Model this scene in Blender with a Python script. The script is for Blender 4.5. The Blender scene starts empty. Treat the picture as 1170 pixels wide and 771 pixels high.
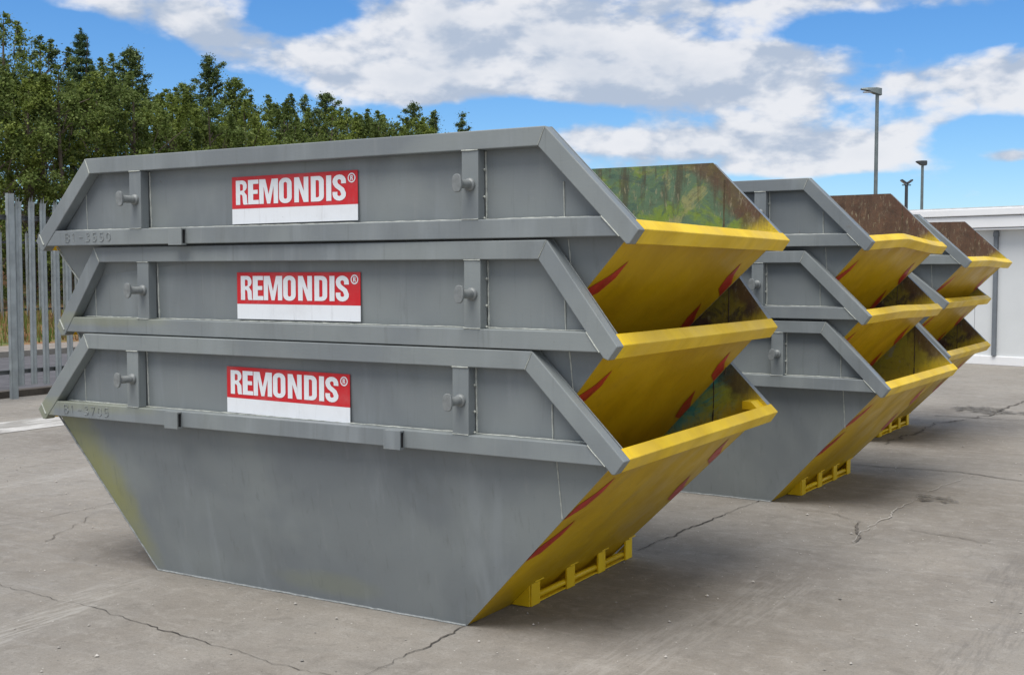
import bpy, bmesh, math, random
import numpy as np
from mathutils import Vector, Matrix
from mathutils.geometry import tessellate_polygon
R = math.radians
sc = bpy.context.scene
col = sc.collection
random.seed(7)

# ---------------------------------------------------------------- tagging
def tag(o, label=None, cat=None, group=None, kind=None):
    if label: o['label'] = label
    if cat: o['category'] = cat
    if group: o['group'] = group
    if kind: o['kind'] = kind
    return o

def empty(name, loc, rz=0.0):
    o = bpy.data.objects.new(name, None)
    o.empty_display_size = 0.2
    o.location = loc
    o.rotation_euler = (0, 0, rz)
    col.objects.link(o)
    return o

def mesh_obj(name, verts, faces, mats, parent=None, midx=None, bevel=0.0, smooth=False):
    me = bpy.data.meshes.new(name)
    me.from_pydata([tuple(v) for v in verts], [], faces)
    if not isinstance(mats, (list, tuple)): mats = [mats]
    for m in mats: me.materials.append(m)
    if midx:
        for p, i in zip(me.polygons, midx): p.material_index = i
    me.validate(); me.update()
    bm = bmesh.new(); bm.from_mesh(me)
    bmesh.ops.recalc_face_normals(bm, faces=bm.faces)
    bm.to_mesh(me); bm.free()
    if smooth:
        for p in me.polygons: p.use_smooth = True
    o = bpy.data.objects.new(name, me)
    col.objects.link(o)
    if parent: o.parent = parent
    if bevel:
        b = o.modifiers.new('bevel', 'BEVEL'); b.width = bevel; b.segments = 2
        b.limit_method = 'ANGLE'; b.angle_limit = R(35)
    return o

class MB:
    """collects boxes, prisms and tubes into one mesh"""
    def __init__(s): s.v = []; s.f = []; s.m = []
    def add(s, v, f, m=0):
        n = len(s.v); s.v += [tuple(q) for q in v]
        s.f += [tuple(n+i for i in q) for q in f]; s.m += [m]*len(f)
    def box(s, x0, x1, y0, y1, z0, z1, m=0):
        v = [(x, y, z) for x in (x0, x1) for y in (y0, y1) for z in (z0, z1)]
        s.add(v, [(0,1,3,2),(4,6,7,5),(0,4,5,1),(2,3,7,6),(0,2,6,4),(1,5,7,3)], m)
    def prism(s, poly, y0, y1, m=0):
        """poly in x,z; extruded along y"""
        n = len(poly)
        v = [(p[0], y0, p[1]) for p in poly] + [(p[0], y1, p[1]) for p in poly]
        f = [tuple(range(n)), tuple(reversed(range(n, 2*n)))]
        f += [(i, (i+1) % n, n+(i+1) % n, n+i) for i in range(n)]
        s.add(v, f, m)
    def tube(s, pts, rad, n=10, m=0, cap=True):
        pts = [Vector(p) for p in pts]; rings = []
        if not isinstance(rad, (list, tuple)): rad = [rad]*len(pts)
        base = len(s.v)
        for i, p in enumerate(pts):
            d = (pts[min(i+1, len(pts)-1)]-pts[max(i-1, 0)])
            d = d.normalized() if d.length else Vector((0, 0, 1))
            a = d.cross(Vector((0, 0, 1)) if abs(d.z) < .9 else Vector((1, 0, 0))).normalized()
            b = d.cross(a)
            for k in range(n):
                t = 2*math.pi*k/n
                s.v.append(tuple(p+(a*math.cos(t)+b*math.sin(t))*rad[i]))
        for i in range(len(pts)-1):
            for k in range(n):
                s.f.append((base+i*n+k, base+i*n+(k+1) % n, base+(i+1)*n+(k+1) % n, base+(i+1)*n+k)); s.m.append(m)
        if cap:
            s.f.append(tuple(base+k for k in reversed(range(n)))); s.m.append(m)
            s.f.append(tuple(base+(len(pts)-1)*n+k for k in range(n))); s.m.append(m)
    def build(s, name, mats, parent=None, bevel=0.0, smooth=False):
        return mesh_obj(name, s.v, s.f, mats, parent, s.m, bevel, smooth)

# ---------------------------------------------------------------- node helpers
class NT:
    def __init__(s, nt): s.nt = nt; s.n = nt.nodes; s.l = nt.links
    def node(s, t, **k):
        n = s.n.new(t)
        for a, b in k.items(): setattr(n, a, b)
        return n
    def put(s, sock, val):
        if hasattr(val, 'is_output') or hasattr(val, 'links'): s.l.new(val, sock)
        else:
            try: sock.default_value = val
            except Exception: sock.default_value = (*val, 1) if len(val) == 3 else val
    def math(s, op, a, b=0.0, c=None, clamp=False):
        n = s.node('ShaderNodeMath', operation=op); n.use_clamp = clamp
        s.put(n.inputs[0], a); s.put(n.inputs[1], b)
        if c is not None: s.put(n.inputs[2], c)
        return n.outputs[0]
    def noise(s, vec, scale, detail=4, rough=.55, dist=0.0, dim='3D', w=None):
        n = s.node('ShaderNodeTexNoise', noise_dimensions=dim)
        if vec is not None: s.put(n.inputs['Vector'], vec)
        n.inputs['Scale'].default_value = scale; n.inputs['Detail'].default_value = detail
        n.inputs['Roughness'].default_value = rough; n.inputs['Distortion'].default_value = dist
        return n.outputs['Fac']
    def ramp(s, fac, a, b, lo=0.0, hi=1.0):
        n = s.node('ShaderNodeMapRange', clamp=True); n.interpolation_type = 'SMOOTHSTEP'
        s.put(n.inputs['Value'], fac)
        n.inputs['From Min'].default_value = a; n.inputs['From Max'].default_value = b
        n.inputs['To Min'].default_value = lo; n.inputs['To Max'].default_value = hi
        return n.outputs['Result']
    def mix(s, fac, a, b, mode='MIX'):
        n = s.node('ShaderNodeMix', data_type='RGBA', blend_type=mode)
        s.put(n.inputs['Factor'], fac); s.put(n.inputs['A'] if False else n.inputs[6], a if not isinstance(a, tuple) else (*a, 1)[:4])
        s.put(n.inputs[7], b if not isinstance(b, tuple) else (*b, 1)[:4])
        return n.outputs[2]
    def mapping(s, vec, scale=(1, 1, 1), loc=(0, 0, 0), rot=(0, 0, 0)):
        n = s.node('ShaderNodeMapping'); s.put(n.inputs['Vector'], vec)
        n.inputs['Scale'].default_value = scale; n.inputs['Location'].default_value = loc
        n.inputs['Rotation'].default_value = rot
        return n.outputs[0]
    def bump(s, h, strength=.3, dist=.01, normal=None):
        n = s.node('ShaderNodeBump'); s.put(n.inputs['Height'], h)
        n.inputs['Strength'].default_value = strength; n.inputs['Distance'].default_value = dist
        if normal is not None: s.put(n.inputs['Normal'], normal)
        return n.outputs[0]

def material(name):
    m = bpy.data.materials.new(name); m.use_nodes = True
    nt = m.node_tree; b = nt.nodes['Principled BSDF']
    t = NT(nt)
    tc = t.node('ShaderNodeTexCoord')
    return m, t, b, tc.outputs['Object']

def edge_mask(t, radius, v, lo=.02, hi=.14):
    bv = t.node('ShaderNodeBevel'); bv.samples = 4; bv.inputs['Radius'].default_value = radius
    ge = t.node('ShaderNodeNewGeometry')
    d = t.node('ShaderNodeVectorMath', operation='DOT_PRODUCT'); t.put(d.inputs[0], bv.outputs[0]); t.put(d.inputs[1], ge.outputs['Normal'])
    e = t.ramp(t.math('SUBTRACT', 1.0, d.outputs['Value']), lo, hi)
    return t.math('MULTIPLY', e, t.ramp(t.noise(v, 16, 6, .7), .42, .60))

def simple(name, c, rough=.6, metal=0.0, var=.12, scale=6, bump=0.0):
    m, t, b, oc = material(name)
    n = t.noise(oc, scale, 5, .6)
    f = t.ramp(n, .25, .75, 1-var, 1+var)
    mm = t.node('ShaderNodeVectorMath', operation='SCALE')
    mm.inputs[0].default_value = c; t.put(mm.inputs['Scale'], f)
    t.put(b.inputs['Base Color'], mm.outputs[0])
    t.put(b.inputs['Roughness'], t.ramp(t.noise(oc, scale*2.3, 4), .3, .7, max(rough-.08, 0), rough+.08))
    b.inputs['Metallic'].default_value = metal
    if bump: t.put(b.inputs['Normal'], t.bump(t.noise(oc, scale*6, 5, .6), bump, .004))
    return m

def sepxyz(t, v):
    n = t.node('ShaderNodeSeparateXYZ'); t.put(n.inputs[0], v); return n.outputs

# ---- grey paint on the skip sides: brushed/rollered grey over old paint
def grey_paint(name, over=None, base=(.210, .232, .236)):
    m, t, b, oc = material(name)
    oi = t.node('ShaderNodeObjectInfo').outputs['Random']
    va = t.node('ShaderNodeVectorMath', operation='ADD'); t.put(va.inputs[0], oc)
    cmb = t.node('ShaderNodeCombineXYZ'); t.put(cmb.inputs[0], t.math('MULTIPLY', oi, 37)); t.put(cmb.inputs[2], t.math('MULTIPLY', oi, 11))
    t.put(va.inputs[1], cmb.outputs[0]); v = va.outputs[0]
    big = t.noise(v, 1.3, 3, .5, .6)
    c = t.mix(t.ramp(big, .35, .68), (base[0]*.86, base[1]*.87, base[2]*.90), (base[0]*1.12, base[1]*1.12, base[2]*1.10))
    # faint vertical roller drags
    st = t.noise(t.mapping(v, (3.2, 3.2, .45)), 1.6, 4, .6, .4)
    c = t.mix(t.ramp(st, .50, .70, 0, .42), c, (base[0]*1.32, base[1]*1.32, base[2]*1.36))
    fine = t.noise(t.mapping(v, (3, 3, 30)), 6, 5, .65)
    c = t.mix(t.ramp(fine, .6, .8, 0, .16), c, (base[0]*1.35, base[1]*1.33, base[2]*1.25))
    # small scuffs and grime
    sp = t.noise(v, 24, 5, .7)
    c = t.mix(t.ramp(sp, .68, .80, 0, .5), c, (.075, .078, .07))
    dirt = t.noise(t.mapping(v, (1, 1, .35)), 2.4, 6, .7, .3)
    c = t.mix(t.ramp(dirt, .56, .8, 0, .35), c, (.10, .104, .09))
    if over:
        x, y, z = sepxyz(t, oc)
        for (cx, cz, sx, sz, k, tilt) in over:
            dx = t.math('SUBTRACT', x, cx); dz = t.math('SUBTRACT', z, cz)
            u = t.math('ADD', t.math('MULTIPLY', dx, math.cos(tilt)/sx), t.math('MULTIPLY', dz, math.sin(tilt)/sx))
            w = t.math('ADD', t.math('MULTIPLY', dx, -math.sin(tilt)/sz), t.math('MULTIPLY', dz, math.cos(tilt)/sz))
            r2 = t.math('ADD', t.math('MULTIPLY', u, u), t.math('MULTIPLY', w, w))
            g = t.math('ADD', t.math('MULTIPLY', r2, -1.0), t.math('MULTIPLY', t.noise(oc, 7, 5, .6), .9))
            c = t.mix(t.ramp(g, -.55, .55, 0, k), c, (.30, .30, .085))
    # thin vertical weather streaks and a few rust freckles
    wk = t.noise(t.mapping(v, (14, 14, .8)), 2.0, 5, .7, .2)
    c = t.mix(t.ramp(wk, .56, .72, 0, .28), c, (.105, .112, .108))
    c = t.mix(t.ramp(t.noise(t.mapping(v, (12, 12, .5), (3, 3, 3)), 1.7, 5, .7, .2), .58, .72, 0, .22), c, (.29, .30, .295))
    rf = t.noise(t.mapping(v, (1, 1, .6), (8, 1, 2)), 13, 7, .8, .3)
    c = t.mix(t.ramp(rf, .67, .74, 0, .6), c, (.13, .075, .045))
    scr = t.noise(t.mapping(v, (2.2, 2.2, 42), rot=(0, R(9), 0)), 3.2, 6, .75)
    c = t.mix(t.ramp(scr, .64, .72, 0, .45), c, (.33, .34, .33))
    c = t.mix(t.math('MULTIPLY', edge_mask(t, .006, v), .55), c, (.36, .37, .34))
    t.put(b.inputs['Base Color'], c)
    t.put(b.inputs['Roughness'], t.ramp(t.noise(v, 5, 5, .6), .3, .7, .32, .58))
    b.inputs['Specular IOR Level'].default_value = .45
    h = t.math('ADD', t.math('MULTIPLY', t.noise(v, 1.9, 2, .5), 1.5), t.math('MULTIPLY', t.noise(t.mapping(v, (1, 1, 5)), 22, 4, .6), .035))
    t.put(b.inputs['Normal'], t.bump(h, .35, .03))
    return m

GREY = grey_paint('grey_paint')
GREY_BOTTOM = grey_paint('grey_paint_overspray', [(-1.56, .56, .26, .62, .62, R(34)), (.1, .10, .42, .08, .16, 0), (-1.32, .30, .14, .4, .30, R(34))])
GREY_GREEN = grey_paint('grey_paint_greenish_rail', [(-1.45, .95, .7, .05, .22, 0), (-1.80, .89, .10, .10, .35, 0)])
WELD = simple('pale_weld_bead', (.42, .44, .40), .5, 0, .25, 30, .4)
WELDG = simple('overpainted_weld', (.27, .29, .29), .5, 0, .3, 40, .5)
SEAMD = simple('rusty_inner_seam', (.07, .05, .03), .8, 0, .4, 30)
PIN = simple('pin_paint', (.21, .225, .225), .42, .1, .2, 30, .2)

# ---- yellow paint
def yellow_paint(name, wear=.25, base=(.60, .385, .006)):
    m, t, b, oc = material(name)
    oi = t.node('ShaderNodeObjectInfo').outputs['Random']
    va = t.node('ShaderNodeVectorMath', operation='ADD'); t.put(va.inputs[0], oc)
    cmb = t.node('ShaderNodeCombineXYZ'); t.put(cmb.inputs[1], t.math('MULTIPLY', oi, 23)); t.put(va.inputs[1], cmb.outputs[0]); v = va.outputs[0]
    c = t.mix(t.ramp(t.noise(v, 1.8, 4, .6, .5), .35, .7), (base[0]*.82, base[1]*.80, base[2]), (base[0]*1.05, base[1]*1.07, base[2]*1.3))
    c = t.mix(t.ramp(t.noise(t.mapping(v, (1.2, 4, .5)), 3.2, 6, .7), .55, .75, 0, wear), c, (.30, .20, .02))
    c = t.mix(t.ramp(t.noise(v, 20, 6, .75), .64, .76, 0, wear*1.8), c, (.20, .11, .035))
    c = t.mix(t.ramp(t.noise(t.mapping(v, (3, 18, 3)), 2.6, 7, .8), .60, .66, 0, wear*2), c, (.13, .085, .05))
    c = t.mix(t.math('MULTIPLY', edge_mask(t, .007, t.mapping(v, (2, 2, 2))), .6), c, (.19, .12, .06))
    t.put(b.inputs['Base Color'], c)
    t.put(b.inputs['Roughness'], t.ramp(t.noise(v, 4, 5, .6), .3, .7, .30, .55)); b.inputs['Specular IOR Level'].default_value = .3
    t.put(b.inputs['Normal'], t.bump(t.math('ADD', t.noise(v, 1.6, 2), t.math('MULTIPLY', t.noise(v, 30, 4), .03)), .3, .03))
    return m
YELLOW_SHADED = yellow_paint('yellow_paint')  # same yellow, base colour darkened for the shaded end plates
YELLOW_LIT = yellow_paint('yellow_lip_lit', .10, (.90, .61, .012))  # same yellow, base colour lightened for the lips that catch the light
RED = simple('red_chevron_paint', (.42, .030, .018), .45, 0, .25, 9)

# ---- worn interiors
def interior(name, cols, spray=1.0, scratch=.5):
    """cols: list of (threshold, colour) layered paints over rust"""
    m, t, b, oc = material(name)
    x, y, z = sepxyz(t, oc)
    v = oc
    c = t.mix(t.ramp(t.noise(v, 5, 7, .7), .35, .65), (.055, .030, .021), (.125, .068, .045))
    for i, (th, cc, sca) in enumerate(cols):
        f = t.noise(t.mapping(v, (1, 1, 1.2), (i*5.3, i*2.1, i*3.7)), sca, 8, .68, .8)
        c = t.mix(t.ramp(f, th, th+.10, 0, .92), c, cc)
    # vertical dark runs from the top edge
    runs = t.noise(t.mapping(v, (9, 9, .9)), 2.4, 6, .65, .3)
    fr = t.math('MULTIPLY', t.ramp(runs, .47, .62), t.ramp(t.math('ADD', z, t.math('MULTIPLY', runs, .3)), 1.08, 1.42))
    c = t.mix(t.math('MULTIPLY', fr, .6), c, (.055, .028, .020))
    # rusty band following the sloping edges near the ends
    ax = t.math('ABSOLUTE', x)
    edge = t.math('ADD', t.math('ADD', ax, z), t.math('MULTIPLY', t.noise(v, 6, 6, .7), .35))
    c = t.mix(t.ramp(edge, 2.72, 2.86, 0, .8), c, (.085, .042, .028))
    # scratches
    sc1 = t.noise(t.mapping(v, (26, 4, 5), rot=(0, R(38), 0)), 2.2, 6, .7)
    c = t.mix(t.ramp(sc1, .60, .70, 0, scratch), c, (.30, .27, .19))
    sc2 = t.noise(t.mapping(v, (5, 4, 24), rot=(0, R(-25), 0)), 2.0, 6, .7)
    c = t.mix(t.ramp(sc2, .62, .70, 0, scratch*.8), c, (.05, .045, .035))
    # yellow overspray by the lip
    dl = t.math('ADD', t.math('SUBTRACT', t.math('MULTIPLY', ax, .75), t.math('MULTIPLY', t.math('SUBTRACT', z, .93), 1.6)), t.math('MULTIPLY', t.noise(t.mapping(v, (10, 10, 2)), 2, 5, .7), .35))
    c = t.mix(t.ramp(dl, 1.26, 1.50, 0, spray), c, (.62, .47, .02))
    sc3 = t.noise(t.mapping(v, (14, 6, 5), rot=(0, R(-58), 0)), 2.0, 8, .8, .8)
    pat = t.ramp(t.noise(t.mapping(v, loc=(5, 0, 2)), 1.4, 3), .42, .58)
    c = t.mix(t.math('MULTIPLY', t.ramp(sc3, .54, .68, 0, scratch*.5), pat), c, (.31, .29, .215))
    c = t.mix(t.ramp(t.noise(v, 22, 7, .8), .50, .66, 0, .4), c, (.05, .042, .03))
    t.put(b.inputs['Base Color'], c)
    b.inputs['Roughness'].default_value = .72
    t.put(b.inputs['Normal'], t.bump(t.noise(v, 14, 7, .7), .5, .008))
    return m
IN_MOSS = interior('mossy_green_interior', [(.34, (.080, .155, .105), 1.3), (.45, (.15, .23, .030), 2.6), (.55, (.24, .25, .12), 4.5), (.56, (.045, .095, .085), 3.2)], .95, .75)
IN_TEAL = interior('teal_interior', [(.22, (.08, .40, .35), 1.3), (.50, (.42, .44, .03), 1.6)], 1, .2)
IN_DARK = interior('dark_grimy_interior', [(.44, (.28, .235, .025), 2.2), (.50, (.045, .04, .030), 2.6)], 1, .6)
IN_RUST = interior('rusty_interior', [(.47, (.095, .055, .038), 2.6)], .9, .9)
IN_OLIVE = interior('olive_yellow_interior', [(.20, (.36, .32, .03), 1.6), (.55, (.30, .29, .19), 3.4)], .9, .5)

# ---------------------------------------------------------------- skip geometry
XB1, XB2, WB = -1.155, .9232, .79
Z2 = 1.348
YP = .97          # outer face of side plate at rail level
YO = 1.03         # outer face of rails

def yplate(z):    # side plate leans out up to z = .9
    return WB+(.957-WB)*min(z, .9)/.9 + (.013*(z-.9)/.45 if z > .9 else 0)

def line_x(p, q, z): return p[0]+(q[0]-p[0])*(z-p[1])/(q[1]-p[1])

def letter_polys():
    """bold condensed capitals, unit height: name -> (outer, [holes], width)"""
    def rr(x0, y0, x1, y1, r, left=True, right=True, n=6):
        pts = []
        for (cx, cy, a0, on) in ((x1-r, y0+r, -90, right), (x1-r, y1-r, 0, right), (x0+r, y1-r, 90, left), (x0+r, y0+r, 180, left)):
            if on:
                for k in range(n+1):
                    a = R(a0+90*k/n); pts.append((cx+r*math.cos(a), cy+r*math.sin(a)))
            else:
                pts.append((x0 if a0 in (90, 180) else x1, y0 if a0 in (-90, 180) else y1))
        return pts
    L = {}
    L['E'] = ([(0,0),(.42,0),(.42,.17),(.2,.17),(.2,.42),(.38,.42),(.38,.585),(.2,.585),(.2,.83),(.41,.83),(.41,1),(0,1)], [], .42)
    L['I'] = ([(0,0),(.2,0),(.2,1),(0,1)], [], .2)
    L['M'] = ([(0,0),(.17,0),(.17,.70),(.30,0),(.42,0),(.55,.70),(.55,0),(.72,0),(.72,1),(.48,1),(.36,.38),(.24,1),(0,1)], [], .72)
    L['N'] = ([(0,0),(.18,0),(.18,.58),(.36,0),(.55,0),(.55,1),(.37,1),(.37,.44),(.19,1),(0,1)], [], .55)
    L['O'] = (rr(0, -.01, .53, 1.01, .24), [rr(.195, .16, .335, .84, .07)], .53)
    L['D'] = (rr(0, 0, .53, 1, .22, left=False), [rr(.2, .16, .335, .84, .07, left=False)], .53)
    # R: stem + bowl + leg as one outline
    o = [(0,0),(.2,0),(.2,.42),(.26,.42)]
    o += [(.31,.36),(.32,.22),(.33,.08),(.36,0),(.56,0),(.53,.07),(.52,.22),(.51,.38),(.42,.495)]
    for k in range(7):
        a = R(-60+150*k/6) if False else R(-70+160*k/6)
        o.append((.32+.2*math.cos(a), .76+.24*math.sin(a)*(1 if math.sin(a) > 0 else .95)))
    o += [(0, 1)]
    L['R'] = (o, [rr(.2, .575, .335, .845, .07, left=False)], .54)
    # S: ribbon round a centre line
    cl = []
    for k in range(9): a = R(-5+185*k/8); cl.append((.265+.165*math.cos(a), .755+.165*math.sin(a)))
    cl = [(.43, .66)] + cl
    cl += [(.12, .66), (.18, .57), (.27, .50), (.37, .42)]
    for k in range(9): a = R(5-185*k/8); cl.append((.265+.165*math.cos(a), .245+.165*math.sin(a)))
    cl += [(.10, .34)]
    le, ri = [], []
    for i, p in enumerate(cl):
        a = cl[max(i-1, 0)]; b = cl[min(i+1, len(cl)-1)]
        dx, dy = b[0]-a[0], b[1]-a[1]; l = math.hypot(dx, dy); nx, ny = -dy/l*.092, dx/l*.092
        le.append((p[0]+nx, p[1]+ny)); ri.append((p[0]-nx, p[1]-ny))
    L['S'] = ([(x-.01, y) for x, y in le+ri[::-1]], [], .53)
    return L
LET = letter_polys()

def flat_poly(mb, outer, holes, f):
    loops = [[Vector((*p, 0)) for p in outer]] + [[Vector((*p, 0)) for p in h] for h in holes]
    tris = tessellate_polygon(loops)
    pts = [p for l in loops for p in l]
    mb.add([f(p.x, p.y) for p in pts], [tuple(t) for t in tris])

def vinyl(name, c0):
    m, t, b, oc = material(name)
    oi = t.node('ShaderNodeObjectInfo').outputs['Random']
    cmb = t.node('ShaderNodeCombineXYZ'); t.put(cmb.inputs[0], t.math('MULTIPLY', oi, 31)); t.put(cmb.inputs[2], oi)
    va = t.node('ShaderNodeVectorMath', operation='ADD'); t.put(va.inputs[0], oc); t.put(va.inputs[1], cmb.outputs[0]); v = va.outputs[0]
    c = t.mix(t.ramp(t.noise(v, 5, 6, .7), .45, .75, 0, .18), c0, (.40, .38, .36))
    c = t.mix(t.ramp(t.noise(t.mapping(v, (10, 10, 1)), 3, 6, .75), .55, .75, 0, .22), c, (.22, .21, .19))
    c = t.mix(t.ramp(t.noise(v, 60, 4, .8), .66, .74, 0, .5), c, (.25, .24, .22))
    t.put(b.inputs['Base Color'], c); t.put(b.inputs['Roughness'], t.ramp(t.noise(v, 9, 5), .3, .7, .3, .55))
    return m
M_RED = vinyl('sticker_red', (.60, .012, .020))
M_WHITE = vinyl('sticker_white', (.80, .83, .86))
M_HOLE_SHADE = simple('painted_hollow_shade', (.015, .015, .015), .9)  # near-black colour standing in for shade inside the hooks

def make_sticker(parent, dx=0.0, dz=0.0, tilt=0.0):
    y = -(YP+.0036)
    X0, X1, Z0, ZM, Z1 = -.430+dx, .375+dx, .967+dz, 1.044+dz, 1.205+dz
    def T(x, z, yy): return (x, yy, z+tilt*(x-X0))
    mb = MB()
    t = .0035
    v = [T(X0, ZM, y), T(X1, ZM, y), T(X1, Z1, y), T(X0, Z1, y), T(X0, ZM, y+t), T(X1, ZM, y+t), T(X1, Z1, y+t), T(X0, Z1, y+t)]
    mb.add(v, [(0,1,2,3),(7,6,5,4),(0,4,5,1),(1,5,6,2),(2,6,7,3),(3,7,4,0)])
    st = mb.build('logo_sticker', M_RED, parent)
    st['label'] = 'red and white sticker reading REMONDIS'
    mb = MB()
    v = [T(X0, Z0, y), T(X1, Z0, y), T(X1, ZM-.0005, y), T(X0, ZM-.0005, y), T(X0, Z0, y+t), T(X1, Z0, y+t), T(X1, ZM-.0005, y+t), T(X0, ZM-.0005, y+t)]
    mb.add(v, [(0,1,2,3),(7,6,5,4),(0,4,5,1),(1,5,6,2),(2,6,7,3),(3,7,4,0)])
    mb.build('white_panel', M_WHITE, st)
    w = X1-X0; h = Z1-ZM; LH = h*.76; LZ = ZM+h*.125
    starts = dict(zip(range(8), [(.034, .131), (.137, .226), (.230, .384), (.392, .494), (.514, .626), (.645, .746), (.764, .803), (.813, .918)]))
    mb = MB()
    for i, ch in enumerate('REMONDIS'):
        o, hs, lw = LET[ch]; a, b = starts[i]
        def f(px, py, a=a, b=b, lw=lw): return T(X0+w*(a+(b-a)*px/lw), LZ+LH*py, y-.0015)
        flat_poly(mb, o, hs, f)
    # registered mark
    cx, cz, r = X0+w*.957, Z1-h*.22, h*.145
    ring = lambda rr: [(cx+rr*math.cos(2*math.pi*k/20), cz+rr*math.sin(2*math.pi*k/20)) for k in range(20)]
    flat_poly(mb, ring(r), [ring(r*.74)], lambda a, b: T(a, b, y-.0015))
    o, hs, lw = LET['R']
    flat_poly(mb, o, hs, lambda px, py: T(cx-r*.34+r*.68*px/lw, cz-r*.5+r*1.0*py, y-.0015))
    mb.build('lettering', M_WHITE, st)

class Beads:
    '''each bead an object of its own'''
    def __init__(s, name, mat, parent): s.a = (name, mat, parent)
    def tube(s, pts, rad, n): m_ = MB(); m_.tube(pts, rad, n); m_.build(*s.a)
def bead(mb, p, q, r=.005, n=None, jit=.35, seed=0):
    rnd = random.Random(seed)
    p, q = Vector(p), Vector(q); L = (q-p).length
    n = n or max(3, int(L/.03))
    pts = [p.lerp(q, i/n)+Vector((rnd.uniform(-1, 1), rnd.uniform(-.3, .3), rnd.uniform(-1, 1)))*r*.25 for i in range(n+1)]
    rad = [r*(1+rnd.uniform(-jit, jit)) for _ in pts]
    mb.tube(pts, rad, 6)

GLY = {'B': [[(0,0),(0,1),(.4,1),(.5,.8),(.4,.55),(0,.52)],[(.4,.55),(.55,.3),(.4,0),(0,0)]], '1': [[(.2,0),(.2,1),(.05,.8)]],
       '-': [[(.05,.5),(.5,.5)]], '3': [[(.05,.95),(.45,1),(.5,.75),(.25,.52),(.55,.3),(.4,0),(.05,.05)]],
       '5': [[(.5,1),(.1,1),(.08,.55),(.45,.55),(.52,.2),(.35,0),(.05,.05)]], '7': [[(.05,1),(.52,1),(.2,0)]],
       '0': [[(.1,.2),(.08,.8),(.3,1),(.5,.8),(.52,.2),(.3,0),(.1,.2)]]}

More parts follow.
